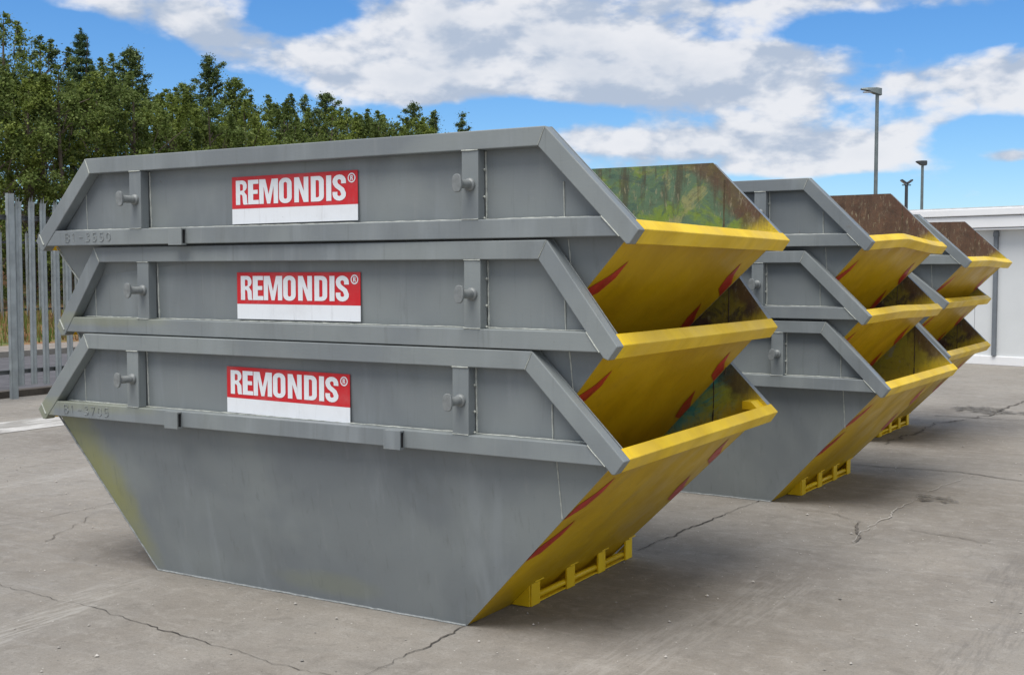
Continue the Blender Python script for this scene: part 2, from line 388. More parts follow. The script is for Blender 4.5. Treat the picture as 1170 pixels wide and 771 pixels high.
def make_skip(pos, yaw, label, o):
    """o: options of this very skip"""
    root = empty('skip', pos, yaw)
    tag(root, label, 'skip', 'waste skips nested in stacks')
    seed = o['seed']
    xu1 = -1.454+o.get('du1', 0); xu2 = 1.4071+o.get('du2', 0)
    xt1 = -1.8462+o.get('dt1', 0); xt2 = 1.8465+o.get('dt2', 0)
    z2 = o.get('z2', Z2)
    grey = o.get('grey', GREY); rgrey = o.get('rail', GREY); inn = o['inner']
    UL, UR = (xu1, z2), (xu2, z2)
    TR, TRb = (xt2, .9000), (xt2-.0438, .8415)
    TL, TLb = (xt1, .9035), (xt1+.0400, .8490)
    rail = .083
    # inner mitre corners
    def offs(P, Q, sgn):  # line PQ shifted inwards by rail
        dx, dz = Q[0]-P[0], Q[1]-P[1]; l = math.hypot(dx, dz)
        nx, nz = (-dz/l*sgn, dx/l*sgn)
        return (P[0]+nx*rail, P[1]+nz*rail), (Q[0]+nx*rail, Q[1]+nz*rail)
    a, b = offs(UR, TR, -1); IR = (line_x(a, b, z2-rail), z2-rail)
    lrR = (line_x(a, b, .958), .958); lrRb = (line_x(a, b, .874), .874); dR = b
    a2, b2 = offs(UL, TL, 1); IL = (line_x(a2, b2, z2-rail), z2-rail)
    lrL = (line_x(a2, b2, .958), .958); lrLb = (line_x(a2, b2, .874), .874); dL = b2
    CR = (xt2-.0815, .880); CL = (xt1+.0815, .880)     # where end plates meet the lips
    outline = [(XB1, 0), (XB2, 0), CR, (xt2-.045, .935), (xu2-.004, z2-.004), (xu1+.004, z2-.004), (xt1+.045, .935), CL]
    # ---- side plates
    for s in (-1, 1):
        mb = MB()
        pts = [(XB1, 0), (XB2, 0), CR, (line_x(UR, TR, .945)+.001, .945), (xu2+.001, z2+.0022), (xu1-.001, z2+.0022), (line_x(UL, TL, .945)-.001, .945), CL]
        lo, hi = [0, 1, 2, 7], [7, 2, 3, 4, 5, 6]
        th = .007
        vo = [(x, s*yplate(z), z) for x, z in pts]; vi = [(x, s*(yplate(z)-th), z) for x, z in pts]
        n = len(pts)
        mb.add(vo+vi, [tuple(lo), tuple(hi)], 0)
        mb.f += [tuple(n+i for i in lo), tuple(n+i for i in hi)]; mb.m += [1, 1]
        for i in range(n):
            mb.f.append((i, (i+1) % n, n+(i+1) % n, n+i)); mb.m.append(2)
        sp = mb.build('side_plate', [grey, inn, WELDG], root)
        if s > 0:
            wb = Beads('inner_seam', SEAMD, sp)
            bead(wb, (1.503, yplate(.63)-.0085, .63), (1.501, yplate(.9)-.0085, .9), .004, seed=seed+77)
            bead(wb, (1.501, yplate(.905)-.0085, .905), (1.499, yplate(z2-.1)-.0085, z2-.1), .004, seed=seed+78)
        if s < 0:
            wb = Beads('weld_seam', WELD, sp)
            k = 0
            for (x0, z0, x1, z1) in ((1.094, .962, 1.094, z2-rail-.005), (-1.022, .962, -1.022, z2-rail-.005), (1.486, .962, 1.484, 1.115), (1.503, .60, 1.501, .868), (-1.53, .962, -1.53, 1.175),
                                     (lrL[0]+.03, .9595, lrR[0]-.03, .9595)):
                k += 1
                if z0 > .7 and abs(z0-z1) < .01:
                    bead(wb, (x0, -YP-.001, z0+.001), (x1, -YP-.001, z1+.001), .0035, seed=seed+k)
                else:
                    bead(wb, (x0, -yplate(z0)-.001, z0), (x1, -yplate(z1)-.001, z1), .0045 if k < 3 else .003, seed=seed+k)
            # ends of post welds: small blobs
            for z in (.965, 1.06, 1.18): wb.tube([(1.094, -YP-.008, z-.006), (1.094, -YP-.010, z), (1.094, -YP-.008, z+.006)], [.003, .0075, .003], 6)
            eb = Beads('edge_weld', WELDG if o.get('pos') else WELD, sp)
            bead(eb, (XB1, -WB-.002, .004), (XB2, -WB-.002, .004), .006, 60, .15, seed)
            bead(eb, (XB1, -WB-.002, .004), (CL[0], -yplate(.87)-.002, .868), .005, 40, .2, seed+1)
    # ---- rails
    for s in (-1, 1):
        ya, yb = (-YO, -YP+.003) if s < 0 else (YP-.003, YP+.042)
        mb = MB(); mb.prism([UL, UR, IR, IL], ya, yb)
        tr = mb.build('top_rail', rgrey, root, .004)
        cut = .0 if s < 0 else .063
        def sh(p, q): l = math.hypot(q[0]-p[0], q[1]-p[1]); return (p[0]+(q[0]-p[0])/l*cut, p[1]+(q[1]-p[1])/l*cut)
        mb = MB(); mb.prism([UR, sh(TR, UR), sh(TRb, IR) if cut else TRb, IR] if cut else [UR, TR, TRb, dR, IR], ya, yb); mb.build('sloping_rail', rgrey, root, .004)
        mb = MB(); mb.prism([UL, sh(TL, UL), sh(TLb, IL), IL] if cut else [UL, TL, TLb, dL, IL], ya, yb); mb.build('sloping_rail', rgrey, root, .004)
        mb = MB(); mb.prism([(lrL[0]-.001, .958), (lrR[0]+.001, .958), (lrRb[0]+.001, .874), (lrLb[0]-.001, .874)], ya-.0015*s*-1 if False else ya+.002, yb-.002)
        lr = mb.build('lower_rail', rgrey, root, .004)
        for xa, xb in ((1.003, 1.090), (-1.117, -1.030)):
            mb = MB(); mb.prism([(xa, .9585), (xb, .9585), (xb, z2-rail-.0006), (xa, z2-rail-.0006)], ya+.004, yb-.003)
            post = mb.build('post', GREY, root, .003)
            if s < 0:
                g = Beads('post_weld', WELD, post)
                bead(g, (xa, -YO+.002, .9595), (xb, -YO+.002, .9595), .003, seed=seed+9); bead(g, (xa, -YO+.002, z2-rail-.001), (xb, -YO+.002, z2-rail-.001), .003, seed=seed+8)
            xc = (xa+xb)/2; L = .098; zc = 1.113; y0 = s*(YO-.005)
            q = MB()
            q.tube([(xc, y0, zc), (xc, y0+s*.012, zc), (xc, y0+s*.016, zc), (xc, y0+s*L, zc)], [.030, .028, .020, .020], 18)
            pin = q.build('lifting_pin', PIN, root, .002, True)
            q = MB(); y1 = y0+s*L
            ang = [2*math.pi*k/22 for k in range(22)]
            ol = [(.024*math.copysign(abs(math.cos(a))**.75, math.cos(a)), .040*math.copysign(abs(math.sin(a))**.75, math.sin(a))) for a in ang]
            rt_ = random.Random(seed+int(xc*50)+s).uniform(-.25, .25)
            q.prism([(xc+u*math.cos(rt_)-w_*math.sin(rt_), zc+u*math.sin(rt_)+w_*math.cos(rt_)) for u, w_ in ol], min(y1, y1+s*.013), max(y1, y1+s*.013))
            dsk = q.build('pin_head', PIN, pin, .003, False)
        if s < 0:
            wb = Beads('mitre_weld', WELD, tr)
            for P, Q in ((UR, IR),):
                bead(wb, (P[0], -YO-.0005, P[1]-.003), (Q[0], -YO-.0005, Q[1]+.002), .0018, seed=seed+3)
            bead(wb, (UL[0], -YO-.001, UL[1]-.004), (IL[0], -YO-.001, IL[1]+.002), .003, seed=seed+4)
            bead(wb, (lrR[0], -YO-.0005, lrR[1]), (lrRb[0], -YO-.0005, lrRb[1]), .003, seed=seed+5)
            dd = Vector((UL[0]-TL[0], UL[1]-TL[1])).normalized()*.048
            bead(wb, (TL[0]+dd.x, -YO-.001, TL[1]+dd.y), (TLb[0]+dd.x*.9, -YO-.001, TLb[1]+dd.y*.9), .0038, seed=seed+6)
            if o.get('text'):
                wb = MB(); x = -1.63
                for ch in o['text']:
                    for pl in GLY[ch]:
                        for p, q2 in zip(pl[:-1], pl[1:]):
                            bead(wb, (x+p[0]*.062, -YO-.0002, .895+p[1]*.046), (x+q2[0]*.062, -YO-.0002, .895+q2[1]*.046), .0015, 3, seed=seed+int(x*99))
                    x += .055
                wb.build('bead_lettering', WELDG, lr)
            for xl in o.get('lugs', []):
                mb = MB(); yy0, yy1 = -YO-.030, -YO+.006; z0, z1 = .868, .955; t = .008
                mb.box(xl-.095, xl, yy0, yy0+t, z0, z1); mb.box(xl-.095, xl, yy0+t, yy1, z1-t, z1); mb.box(xl-.095, xl, yy0+t, yy1, z0, z0+t)
                mb.box(xl-.09, xl-.006, yy0+t, yy1, z0+t, z1-t, 1)  # solid dark fill, painted shade of the open hook
                mb.build('sheet_hook', [GREY, M_HOLE_SHADE], root)
    # ---- ends
    for s, T_, Tb, C_, xb in ((1, TR, TRb, CR, XB2), (-1, TL, TLb, CL, XB1)):
        n = 14; mb = MB(); V = []
        # bend of the lip
        bend = o.get('bend', 0) if s > 0 else 0
        def bz(y): return bend*max(0, 1-abs(y+.15)/.85)
        d = Vector((-(xt2-xu2)*s, 0, (z2-.9))).normalized() if s > 0 else Vector((xu1-xt1, 0, z2-.9)).normalized()
        wl = .062
        for i in range(n+1):
            y = -(YP-.004)+(YP-.004+YP+.044)*i/n
            zz = bz(y)
            for P in ((T_[0], T_[1]+.0025), (Tb[0], Tb[1]), (Tb[0]+d.x*wl, Tb[1]+d.z*wl), (T_[0]+d.x*wl, T_[1]+d.z*wl+.0025)):
                V.append((P[0], y, P[1]+zz))
        F = [(0, 1, 2, 3), tuple(4*n+k for k in (3, 2, 1, 0))]
        for i in range(n):
            for k in range(4): F.append((4*i+k, 4*i+(k+1) % 4, 4*(i+1)+(k+1) % 4, 4*(i+1)+k))
        mb.add(V, F); lip = mb.build('end_lip', YELLOW_LIT, root, .004)
        # yellow end cap of the lip showing beyond the rails (far side)
        mb = MB(); th = .007
        y0, y1 = WB-.0075, yplate(.88)-.0075
        nx, nz = .88/math.hypot(.88, abs(C_[0]-xb)), abs(C_[0]-xb)/math.hypot(.88, abs(C_[0]-xb))
        ox, oz = -s*nx*th, nz*th
        vo = []; NI, NJ = 1, 10
        for j in range(NJ+1):
            f = j/NJ*1.02
            for i in range(13):
                g = -1+2*i/12; yy = (y0+(y1-y0)*f)*g
                bl = (bz(yy)*f**3)
                vo.append((xb+(C_[0]-xb)*f, yy, .88*f+bl+.0015))
        nn = len(vo); vi = [(x+ox, y, z+oz) for x, y, z in vo]
        F = []; Mx = []
        for j in range(NJ):
            for i in range(12):
                a = j*13+i; F.append((a, a+1, a+14, a+13)); Mx.append(0)
                F.append((nn+a, nn+a+13, nn+a+14, nn+a+1)); Mx.append(1)
        for j in range(NJ):
            for i in (0, 12):
                a = j*13+i; F.append((a, a+13, nn+a+13, nn+a)); Mx.append(0)
        for i in range(12):
            for a in (i, NJ*13+i): F.append((a, a+1, nn+a+1, nn+a)); Mx.append(0)
        ep = mesh_obj('end_plate', vo+vi, F, [YELLOW_SHADED, inn], root, Mx)
        if s > 0:
            # red chevron marks, on the plate plane: (f along the height, y)
            for marks in o['marks']:
                for sd in (-1, 1):
                    mm = MB(); vv = []
                    for (z, y) in marks:
                        f = z/.88; lim = (y0+(y1-y0)*f)
                        yy = -y*sd if sd > 0 else y
                        yy = max(-lim+.004, min(lim-.004, yy))
                        vv.append((xb+(C_[0]-xb)*f+.0022*nx*s, yy, z-.0022*nz+.0015+bz(yy)*f**3))
                    mm.add(vv, [tuple(range(len(vv)))])
                    mm.build('red_stripe', RED, ep)
            if o.get('pos'):
                # tipping bar bracket under the end
                off = o.get('fork', 0); ya, yb = -.37+off, .86+off
                mb = MB()
                mb.add([(XB2+.004, ya, .004), (1.03, ya, .004), (1.03, ya, .116), (XB2+.004, ya+.008, .004), (1.03, ya+.008, .004), (1.03, ya+.008, .116)], [(0,1,2),(5,4,3),(0,3,4,1),(1,4,5,2),(2,5,3,0)])
                mb.add([(XB2+.004, yb-.008, .004), (1.03, yb-.008, .004), (1.03, yb-.008, .116), (XB2+.004, yb, .004), (1.03, yb, .004), (1.03, yb, .116)], [(0,1,2),(5,4,3),(0,3,4,1),(1,4,5,2),(2,5,3,0)])
                mb.box(XB2+.002, 1.028, ya+.009, yb-.009, .004, .012)
                fr = mb.build('tipping_bracket', YELLOW_LIT, root)
                for yl in (-.355, .03, .405, .765):
                    mb = MB(); yl += off
                    mb.prism([(1.024, .001), (1.036, .001), (1.036, .126), (1.024, .124)], yl, yl+.09)
                    mb.build('bracket_post', YELLOW_LIT, fr, .002)
                    mb = MB(); mb.box(1.030, 1.052, yl-.02+.03, yl+.1, .1275, .134); mb.build('weld_tab', YELLOW_LIT, fr)
                mb = MB(); mb.tube([(1.012, ya+.004, .036), (1.012, yb-.004, .036)], .0155, 12); mb.build('tipping_bar', YELLOW_LIT, fr, 0, True)
            if o.get('gusset'):
                mb = MB(); mb.prism([(xt2-.15, .925), (xt2-.05, .925), (xt2-.098, .972), (xt2-.15, .972)], YP-.14, YP-.0095)
                mb.build('corner_gusset', YELLOW_LIT, root, .003)
    mb = MB(); mb.box(XB1+.01, XB2-.01, -WB+.008, WB-.008, .003, .009, 0)
    mb.build('floor_plate', [IN_DARK], root)
    if o.get('sticker'): make_sticker(root, *o['sticker'])
    return root

MK0 = MKT = [[(.59,-.895),(.66,-.885),(.71,-.79),(.775,-.73),(.70,-.71),(.635,-.755)], [(.37,-.855),(.44,-.86),(.49,-.78),(.555,-.70),(.475,-.69),(.39,-.745)]]

make_skip((0, 0, 0), 0, 'bottom skip of the nearest stack, with yellow overspray on its sloping left edge',
          dict(seed=10, inner=IN_TEAL, grey=GREY_BOTTOM, rail=GREY_GREEN, sticker=(.0, .0, -.010), lugs=[-.705, .735], text='B1-3705', pos=1, marks=MK0, gusset=1, dt2=.0164, dt1=-.01, du2=.012))
make_skip((.0773, .0112, .4799), -.0123, 'middle skip of the nearest stack, shorter grey skip with a sticker, sandwiched between two others',
          dict(seed=20, inner=IN_DARK, rail=GREY_GREEN, sticker=(-.002, .004, .002), marks=MKT, du2=.0217, dt2=-.077, du1=-.0025, dt1=.06))
make_skip((.0563, -.0113, .9637), .0023, 'topmost skip of the nearest stack, mossy green peeling interior showing over its yellow lip',
          dict(seed=30, inner=IN_MOSS, sticker=(.006, .003, .004), lugs=[-.70], text='B1-3550', marks=MKT, du1=-.0038, dt1=-.0358, du2=.02, dt2=.0217))
make_skip((.3178, 3.749, 0), -.0446, 'bottom skip of the second stack, with olive yellow interior',
          dict(seed=40, inner=IN_OLIVE, pos=1, fork=-.08, marks=MK0, du2=-.011, dt2=-.01))
make_skip((.1693, 3.7487, .4918), -.0467, 'middle skip of the second stack, with dark grimy interior',
          dict(seed=50, inner=IN_DARK, marks=MKT, bend=.012, du2=-.0138, dt2=.0081))
make_skip((.1937, 3.7485, .9957), -.0538, 'topmost skip of the second stack, rusty brown interior above a kinked yellow lip',
          dict(seed=60, inner=IN_RUST, marks=MKT, bend=.038, du2=-.0104, dt2=.0058))
make_skip((.062, 7.2277, 0), -.0298, 'bottom skip of the farthest stack, dark scraped interior low beside the white building',
          dict(seed=70, inner=IN_DARK, pos=1, fork=-.05, marks=MK0, dt2=-.0054))
make_skip((.0465, 7.2278, .505), -.0394, 'middle skip of the farthest stack, with little more than its yellow lip showing',
          dict(seed=80, inner=IN_DARK, marks=MKT, z2=1.262))
make_skip((.2173, 7.2283, .893), -.0445, 'topmost skip of the farthest stack, rusty inside, in front of the white building',
          dict(seed=90, inner=IN_RUST, marks=MKT, bend=.015, du2=-.0222, dt2=.0282))

# ---------------------------------------------------------------- ground
def concrete():
    m, t, b, oc = material('weathered_concrete')
    c = t.mix(t.ramp(t.noise(oc, .45, 5, .6, .5), .33, .68), (.192, .174, .150), (.275, .252, .220))
    c = t.mix(t.ramp(t.noise(oc, 1.6, 7, .65, .8), .42, .62, 0, .55), c, (.250, .235, .212))
    # brown damp patches, isolated
    c = t.mix(t.ramp(t.noise(t.mapping(oc, (1, 1, 1), (9, 3, 0)), .55, 6, .62, .4), .53, .72, 0, .55), c, (.145, .126, .106))
    # brushed, wheel polished streaks running with the slabs
    s1 = t.noise(t.mapping(oc, (.55, 5, 1), rot=(0, 0, R(-62))), 2.2, 7, .68, .3)
    c = t.mix(t.ramp(s1, .53, .72, 0, .30), c, (.34, .325, .30))
    s2 = t.noise(t.mapping(oc, (.4, 3.2, 1), rot=(0, 0, R(20))), 1.5, 7, .7, .3)
    c = t.mix(t.ramp(s2, .52, .75, 0, .35), c, (.165, .150, .130))
    c = t.mix(t.ramp(t.noise(oc, 9, 8, .78, .5), .47, .66, 0, .40), c, (.36, .34, .31))
    c = t.mix(t.ramp(t.noise(t.mapping(oc, loc=(7, 2, 0)), 6, 8, .78, .5), .50, .68, 0, .45), c, (.135, .122, .104))
    # aggregate grain
    g = t.noise(oc, 55, 5, .75)
    c = t.mix(t.ramp(g, .50, .68, 0, .5), c, (.15, .135, .115))
    g2 = t.noise(t.mapping(oc, loc=(4, 4, 4)), 34, 4, .75)
    c = t.mix(t.ramp(g2, .60, .76, 0, .5), c, (.46, .435, .39))
    c = t.mix(t.ramp(t.noise(oc, 130, 4, .8), .50, .66, 0, .45), c, (.13, .12, .105))
    c = t.mix(t.ramp(t.noise(t.mapping(oc, loc=(2, 9, 1)), 90, 4, .8), .56, .70, 0, .45), c, (.42, .40, .37))
    gx, gy, gz = sepxyz(t, oc)
    for (lx, wd, y_lo, y_hi, k, cc_) in ((-1.0, .16, -4.5, -.7, .55, (.40, .385, .355)), (1.9, .25, -3.5, 1.2, .35, (.38, .36, .33)), (3.1, .14, -2, 9, .40, (.12, .11, .10)), (4.5, .14, -2, 9, .35, (.12, .11, .10)), (-4.2, .2, -3, 3, .4, (.39, .375, .35))):
        wob = t.math('MULTIPLY', t.math('SUBTRACT', t.noise(t.mapping(oc, (.3, .5, 1)), 1.0, 2), .5), 1.2)
        dd_ = t.math('ABSOLUTE', t.math('SUBTRACT', t.math('ADD', gx, wob), lx))
        band = t.math('MULTIPLY', t.ramp(dd_, wd*.5, wd, 1, 0), t.math('MULTIPLY', t.ramp(gy, y_lo, y_lo+.6), t.ramp(gy, y_hi-.8, y_hi, 1, 0)))
        band = t.math('MULTIPLY', band, t.ramp(t.noise(t.mapping(oc, (22, 2.2, 1)), 1.6, 6, .7), .42, .62))
        c = t.mix(t.math('MULTIPLY', band, k), c, cc_)
    vo = t.node('ShaderNodeTexVoronoi'); t.put(vo.inputs['Vector'], oc); vo.inputs['Scale'].default_value = 26
    near = t.ramp(vo.outputs['Distance'], .09, .14, 1, 0)
    rnd = t.ramp(sepxyz(t, vo.outputs['Color'])[0], .86, .88)
    c = t.mix(t.math('MULTIPLY', t.math('MULTIPLY', near, rnd), .8), c, (.55, .54, .50))
    rnd2 = t.ramp(sepxyz(t, vo.outputs['Color'])[1], .88, .90)
    c = t.mix(t.math('MULTIPLY', t.math('MULTIPLY', near, rnd2), .7), c, (.09, .085, .075))
    t.put(b.inputs['Base Color'], c)
    t.put(b.inputs['Roughness'], t.ramp(s1, .4, .7, .88, .72))
    h = t.math('ADD', t.math('MULTIPLY', t.noise(oc, 40, 6, .7), .5), t.math('ADD', t.math('MULTIPLY', t.noise(oc, 3, 4), .9), t.math('MULTIPLY', s1, .5)))
    t.put(b.inputs['Normal'], t.bump(h, .5, .012))
    return m
CONC = concrete()
def sheet(name, pts, z, mat, kind='structure', parent=None):
    me = MB(); me.add([(x, y, z) for x, y in pts], [tuple(range(len(pts)))])
    o = me.build(name, mat); tag(o, kind=kind); return o
g = sheet('ground', [(-400, -400), (400, -400), (400, 600), (-400, 600)], 0, CONC)

# cracks and slab joints
CRK = simple('crack_dark', (.062, .055, .047), .95, 0, .35, 8)  # dark tone of the cracks and joints
DARKST = simple('crack_dirt', (.115, .102, .088), .95, 0, .35, 8)
PALE = simple('pale_repair', (.40, .385, .355), .85, 0, .15, 14, .3)
def crack(pts, w, seed, mat=CRK, wig=.012, z=.004):
    rnd = random.Random(seed); P = []
    for a, b in zip(pts[:-1], pts[1:]):
        a, b = Vector(a), Vector(b); L = (b-a).length; n = max(2, int(L/.035))
        for i in range(n): P.append(a.lerp(b, i/n))
    P.append(Vector(pts[-1]))
    V = []; F = []; wx = wy = 0; ww = 1
    for i, p in enumerate(P):
        wx = wx*.8+rnd.gauss(0, wig*.5); wy = wy*.8+rnd.gauss(0, wig*.5)
        ww = max(.45, min(2.2, ww+rnd.gauss(0, .34))); ww = ww*.93+.07
        q = p+Vector((wx, wy)); d = (P[min(i+1, len(P)-1)]-P[max(i-1, 0)]).normalized()
        nrm = Vector((-d.y, d.x))*w*.5*ww
        if i in (0, len(P)-1): nrm *= .2
        V += [(q.x+nrm.x, q.y+nrm.y, z), (q.x-nrm.x, q.y-nrm.y, z)]
    F = [(2*i, 2*i+1, 2*i+3, 2*i+2) for i in range(len(P)-1)]
    return V, F
def cracks(name, specs, mat, z=.004):
    mb = MB()
    for k, (pts, w, wig) in enumerate(specs):
        V, F = crack(pts, w, 31*k+5, mat, wig, z+.0004*k); mb.add(V, F)
    o = mb.build(name, mat); tag(o, kind='structure'); return o
c1 = [(-2.97, -3.2), (-2.99, -.74), (-2.96, -.51), (-2.93, -.26), (-2.94, .04), (-2.93, .22), (-2.94, .41), (-2.92, .9), (-2.93, 3)]
c1b = [(-2.58, .25), (-2.65, .1), (-2.67, -.01), (-2.56, -.24), (-2.43, -.47), (-2.37, -.64)]
c2 = [(-5.5, -1.42), (-2.2, -1.4), (-1.66, -1.44), (-1.36, -1.46), (-1.08, -1.49), (-.89, -1.5), (-.27, -1.57), (.25, -1.62), (.77, -1.68), (2.3, -1.74)]
c3 = [(.92, -.70), (.93, -1.05), (.92, -1.27), (.93, -1.45), (.91, -1.6), (.97, -1.79), (.95, -3.2)]
c4 = [(1.0, 1.0), (1.03, 1.38), (1.04, 1.96), (1.11, 2.72), (1.17, 3.3)]
c6 = [(1.31, 4.92), (1.69, 4.93), (2.16, 4.97), (2.71, 4.79), (3.6, 4.55), (6, 4.6)]
c7 = [(2.25, 2.47), (2.61, 2.38), (3.02, 2.22), (3.5, 2.05)]
c8 = [(1.26, 6.3), (1.38, 8.15), (1.74, 9.3), (1.92, 11.28), (2.11, 13.2)]
c9 = [(1.38, 2.73), (1.64, 2.74), (1.94, 2.55), (2.08, 1.9)]
cracks('concrete_crack', [(c1, .005, .012), (c2, .0045, .016), (c3, .0042, .020), (c4, .006, .012)], CRK)
cracks('hairline_crack', [(c1b, .0035, .03), (c6, .009, .015), (c7, .004, .02), (c8, .014, .03), (c9, .008, .025), ([(3.9, 1), (3.9, 14)], .02, .01), ([(1.2, 9.0), (5, 9.1)], .03, .02)], DARKST, .006)
c5 = [(2.09, 1.89), (2.04, 2.29), (2.08, 3.14), (2.12, 3.75), (2.3, 4.9)]
cracks('crack_filler', [(c5, .0045, .015)], PALE, .009)
def blob(cx, cy, rx, ry, seed, n=40, rot=0):
    rnd = random.Random(seed); ph = [rnd.uniform(0, 6.28) for _ in range(6)]; P = []
    for k in range(n):
        a = 2*math.pi*k/n
        r = 1+.28*math.sin(2*a+ph[0])+.2*math.sin(3*a+ph[1])+.16*math.sin(5*a+ph[2])+.14*math.sin(9*a+ph[3])+rnd.uniform(-.1, .1)
        x, y = rx*r*math.cos(a), ry*r*math.sin(a)
        P.append((cx+x*math.cos(rot)-y*math.sin(rot), cy+x*math.sin(rot)+y*math.cos(rot)))
    return P
m, t, b, oc = material('oil_stain')
b.inputs['Base Color'].default_value = (.10, .09, .075, 1); b.inputs['Roughness'].default_value = .7
t.put(b.inputs['Alpha'], t.ramp(t.noise(oc, 9, 6, .7), .40, .60, .05, .8)); STAIN = m
mb = MB()
for i, (x, y, rx, ry) in enumerate([(2.27, 3.60, .10, .13), (2.14, 3.68, .05, .07), (1.62, 9.84, .28, .30), (1.35, 9.9, .12, .2), (1.95, 9.7, .2, .2)]):
    mb.add([(px, py, .013+.0004*i) for px, py in blob(x, y, rx, ry, i+3)], [tuple(range(40))])
o = mb.build('oil_stain', STAIN); tag(o, kind='structure')

# loose stones and grit
mb = MB(); rnd = random.Random(4)
for _ in range(900):
    d_ = rnd.uniform(2.5, 13); a_ = rnd.uniform(R(-62), R(0))
    x, y = 3.925+d_*math.sin(a_), -5.45+d_*math.cos(a_); r = rnd.choice([.003, .004, .004, .005, .006, .009])*rnd.uniform(.7, 1.2)
    v = [(x+r*rnd.uniform(.7, 1.3)*dx, y+r*rnd.uniform(.7, 1.3)*dy, .001+max(0, r*(.5+dz*.8))) for dx, dy, dz in ((1,0,0),(0,1,0),(-1,0,0),(0,-1,0),(0,0,1),(0,0,-1))]
    mb.add(v, [(0,1,4),(1,2,4),(2,3,4),(3,0,4),(1,0,5),(2,1,5),(3,2,5),(0,3,5)])
o = mb.build('grit', simple('grit_stone', (.38, .36, .33), .9, 0, .6, 3)); tag(o, 'pale grit and little stones scattered over the concrete yard', kind='stuff')
o['category'] = 'gravel'

# pale strip, road, kerbs, verge
m, t, b, oc = material('pale_screed')
c = t.mix(t.ramp(t.noise(t.mapping(oc, (3, .7, 1)), 2.2, 6, .7, .5), .40, .62), (.25, .24, .22), (.52, .51, .49))
t.put(b.inputs['Base Color'], c); b.inputs['Roughness'].default_value = .85
sheet('channel_strip', [(-7.74, -6), (-6.92, -6), (-6.92, 26), (-7.74, 26)], .004, m)
ROAD = simple('asphalt', (.090, .088, .096), .9, 0, .25, 3, .4)
sheet('road', [(-16.6, -30), (-10.15, -30), (-10.15, 90), (-16.6, 90)], .004, ROAD)
KERB = simple('kerb_concrete', (.24, .225, .20), .9, 0, .2, 4, .3)
mb = MB(); mb.box(-16.74, -16.6, -30, 90, -.05, .12); mb.build('kerb', KERB); tag(col.objects[-1], kind='structure')
sheet('pavement', [(-18.3, -30), (-16.74, -30), (-16.74, 90), (-18.3, 90)], .115, simple('paving', (.23, .20, .175), .9, 0, .2, 2))
mb = MB(); mb.box(-10.15, -9.95, -30, 90, -.05, .09); mb.build('fence_footing', simple('dark_footing', (.10, .085, .07), .95, 0, .35, 5, .4)); tag(col.objects[-1], kind='structure')  # dark brown band along the foot of the fence
m, t, b, oc = material('scrubby_verge')
c = t.mix(t.ramp(t.noise(oc, .9, 6, .7, .6), .40, .58), (.10, .14, .035), (.24, .12, .06))
c = t.mix(t.ramp(t.noise(oc, 3.5, 6, .7), .55, .7, 0, .7), c, (.055, .075, .022))
t.put(b.inputs['Base Color'], c); b.inputs['Roughness'].default_value = .95
mb = MB(); ny = 60; V = []; F = []
prof = [(-18.3, .11), (-19.2, .24), (-20.5, .38), (-22, .5), (-24, .6), (-34, 1.0), (-41, 4.4), (-70, 5.0), (-70, -.1)]
for j in range(ny+1):
    y = -30+130*j/ny
    for i, (x, z) in enumerate(prof): V.append((x, y, z+(rnd.uniform(-.06, .06) if 0 < i < 6 else 0)))
k = len(prof)
for j in range(ny):
    for i in range(k-1): F.append((j*k+i, j*k+i+1, (j+1)*k+i+1, (j+1)*k+i))
mb.add(V, F); VERGE = mb.build('verge', m); tag(VERGE, kind='structure')
# long grass and dead stems on the verge
mb = MB(); rnd = random.Random(9); V = []; F = []
def leafmat(name, cols, rough=.7, trans=.36):
    m = bpy.data.materials.new(name); m.use_nodes = True; t = NT(m.node_tree); b = t.n['Principled BSDF']
    ge = t.node('ShaderNodeNewGeometry'); rp = ge.outputs['Random Per Island']
    cr = t.node('ShaderNodeValToRGB'); t.put(cr.inputs[0], rp)
    el = cr.color_ramp.elements
    while len(el) < len(cols): el.new(.5)
    for i, cc in enumerate(cols): el[i].position = i/(len(cols)-1); el[i].color = (*[q*1.5 for q in cc], 1)
    tc = t.node('ShaderNodeTexCoord').outputs['Object']
    c = t.mix(t.ramp(t.noise(tc, .8, 3, .5), .40, .62, 0, .5), cr.outputs[0], tuple(x*.75 for x in cols[0]))
    t.put(b.inputs['Base Color'], c); b.inputs['Roughness'].default_value = rough
    b.inputs['Specular IOR Level'].default_value = .2
    tr = t.node('ShaderNodeBsdfTranslucent'); t.put(tr.inputs[0], c)
    mx = t.node('ShaderNodeMixShader'); mx.inputs[0].default_value = trans
    t.put(mx.inputs[1], b.outputs[0]); t.put(mx.inputs[2], tr.outputs[0])
    out = [n for n in t.n if n.type == 'OUTPUT_MATERIAL'][0]; t.put(out.inputs[0], mx.outputs[0])
    return m
for _ in range(9000):
    x = rnd.uniform(-23, -18.4); y = rnd.uniform(4, 26); zb = .1+(-18.4-x)*.1
    h = rnd.uniform(.12, .5)*(1.3 if rnd.random() < .1 else 1); a = rnd.uniform(0, 6.28); w = rnd.uniform(.012, .03); l = rnd.uniform(0, .2)
    ca, sa = math.cos(a), math.sin(a); n = len(V)
    V += [(x-ca*w, y-sa*w, zb-.03), (x+ca*w, y+sa*w, zb-.03), (x+l*sa, y-l*ca, zb+h)]; F.append((n, n+1, n+2))
mb.add(V, F); o = mb.build('long_grass', leafmat('grass_blades', [(.06, .10, .02), (.13, .17, .04), (.26, .15, .07), (.17, .08, .05)]))
tag(o, 'long green and reddish grass on the bank behind the road', 'grass', kind='stuff')

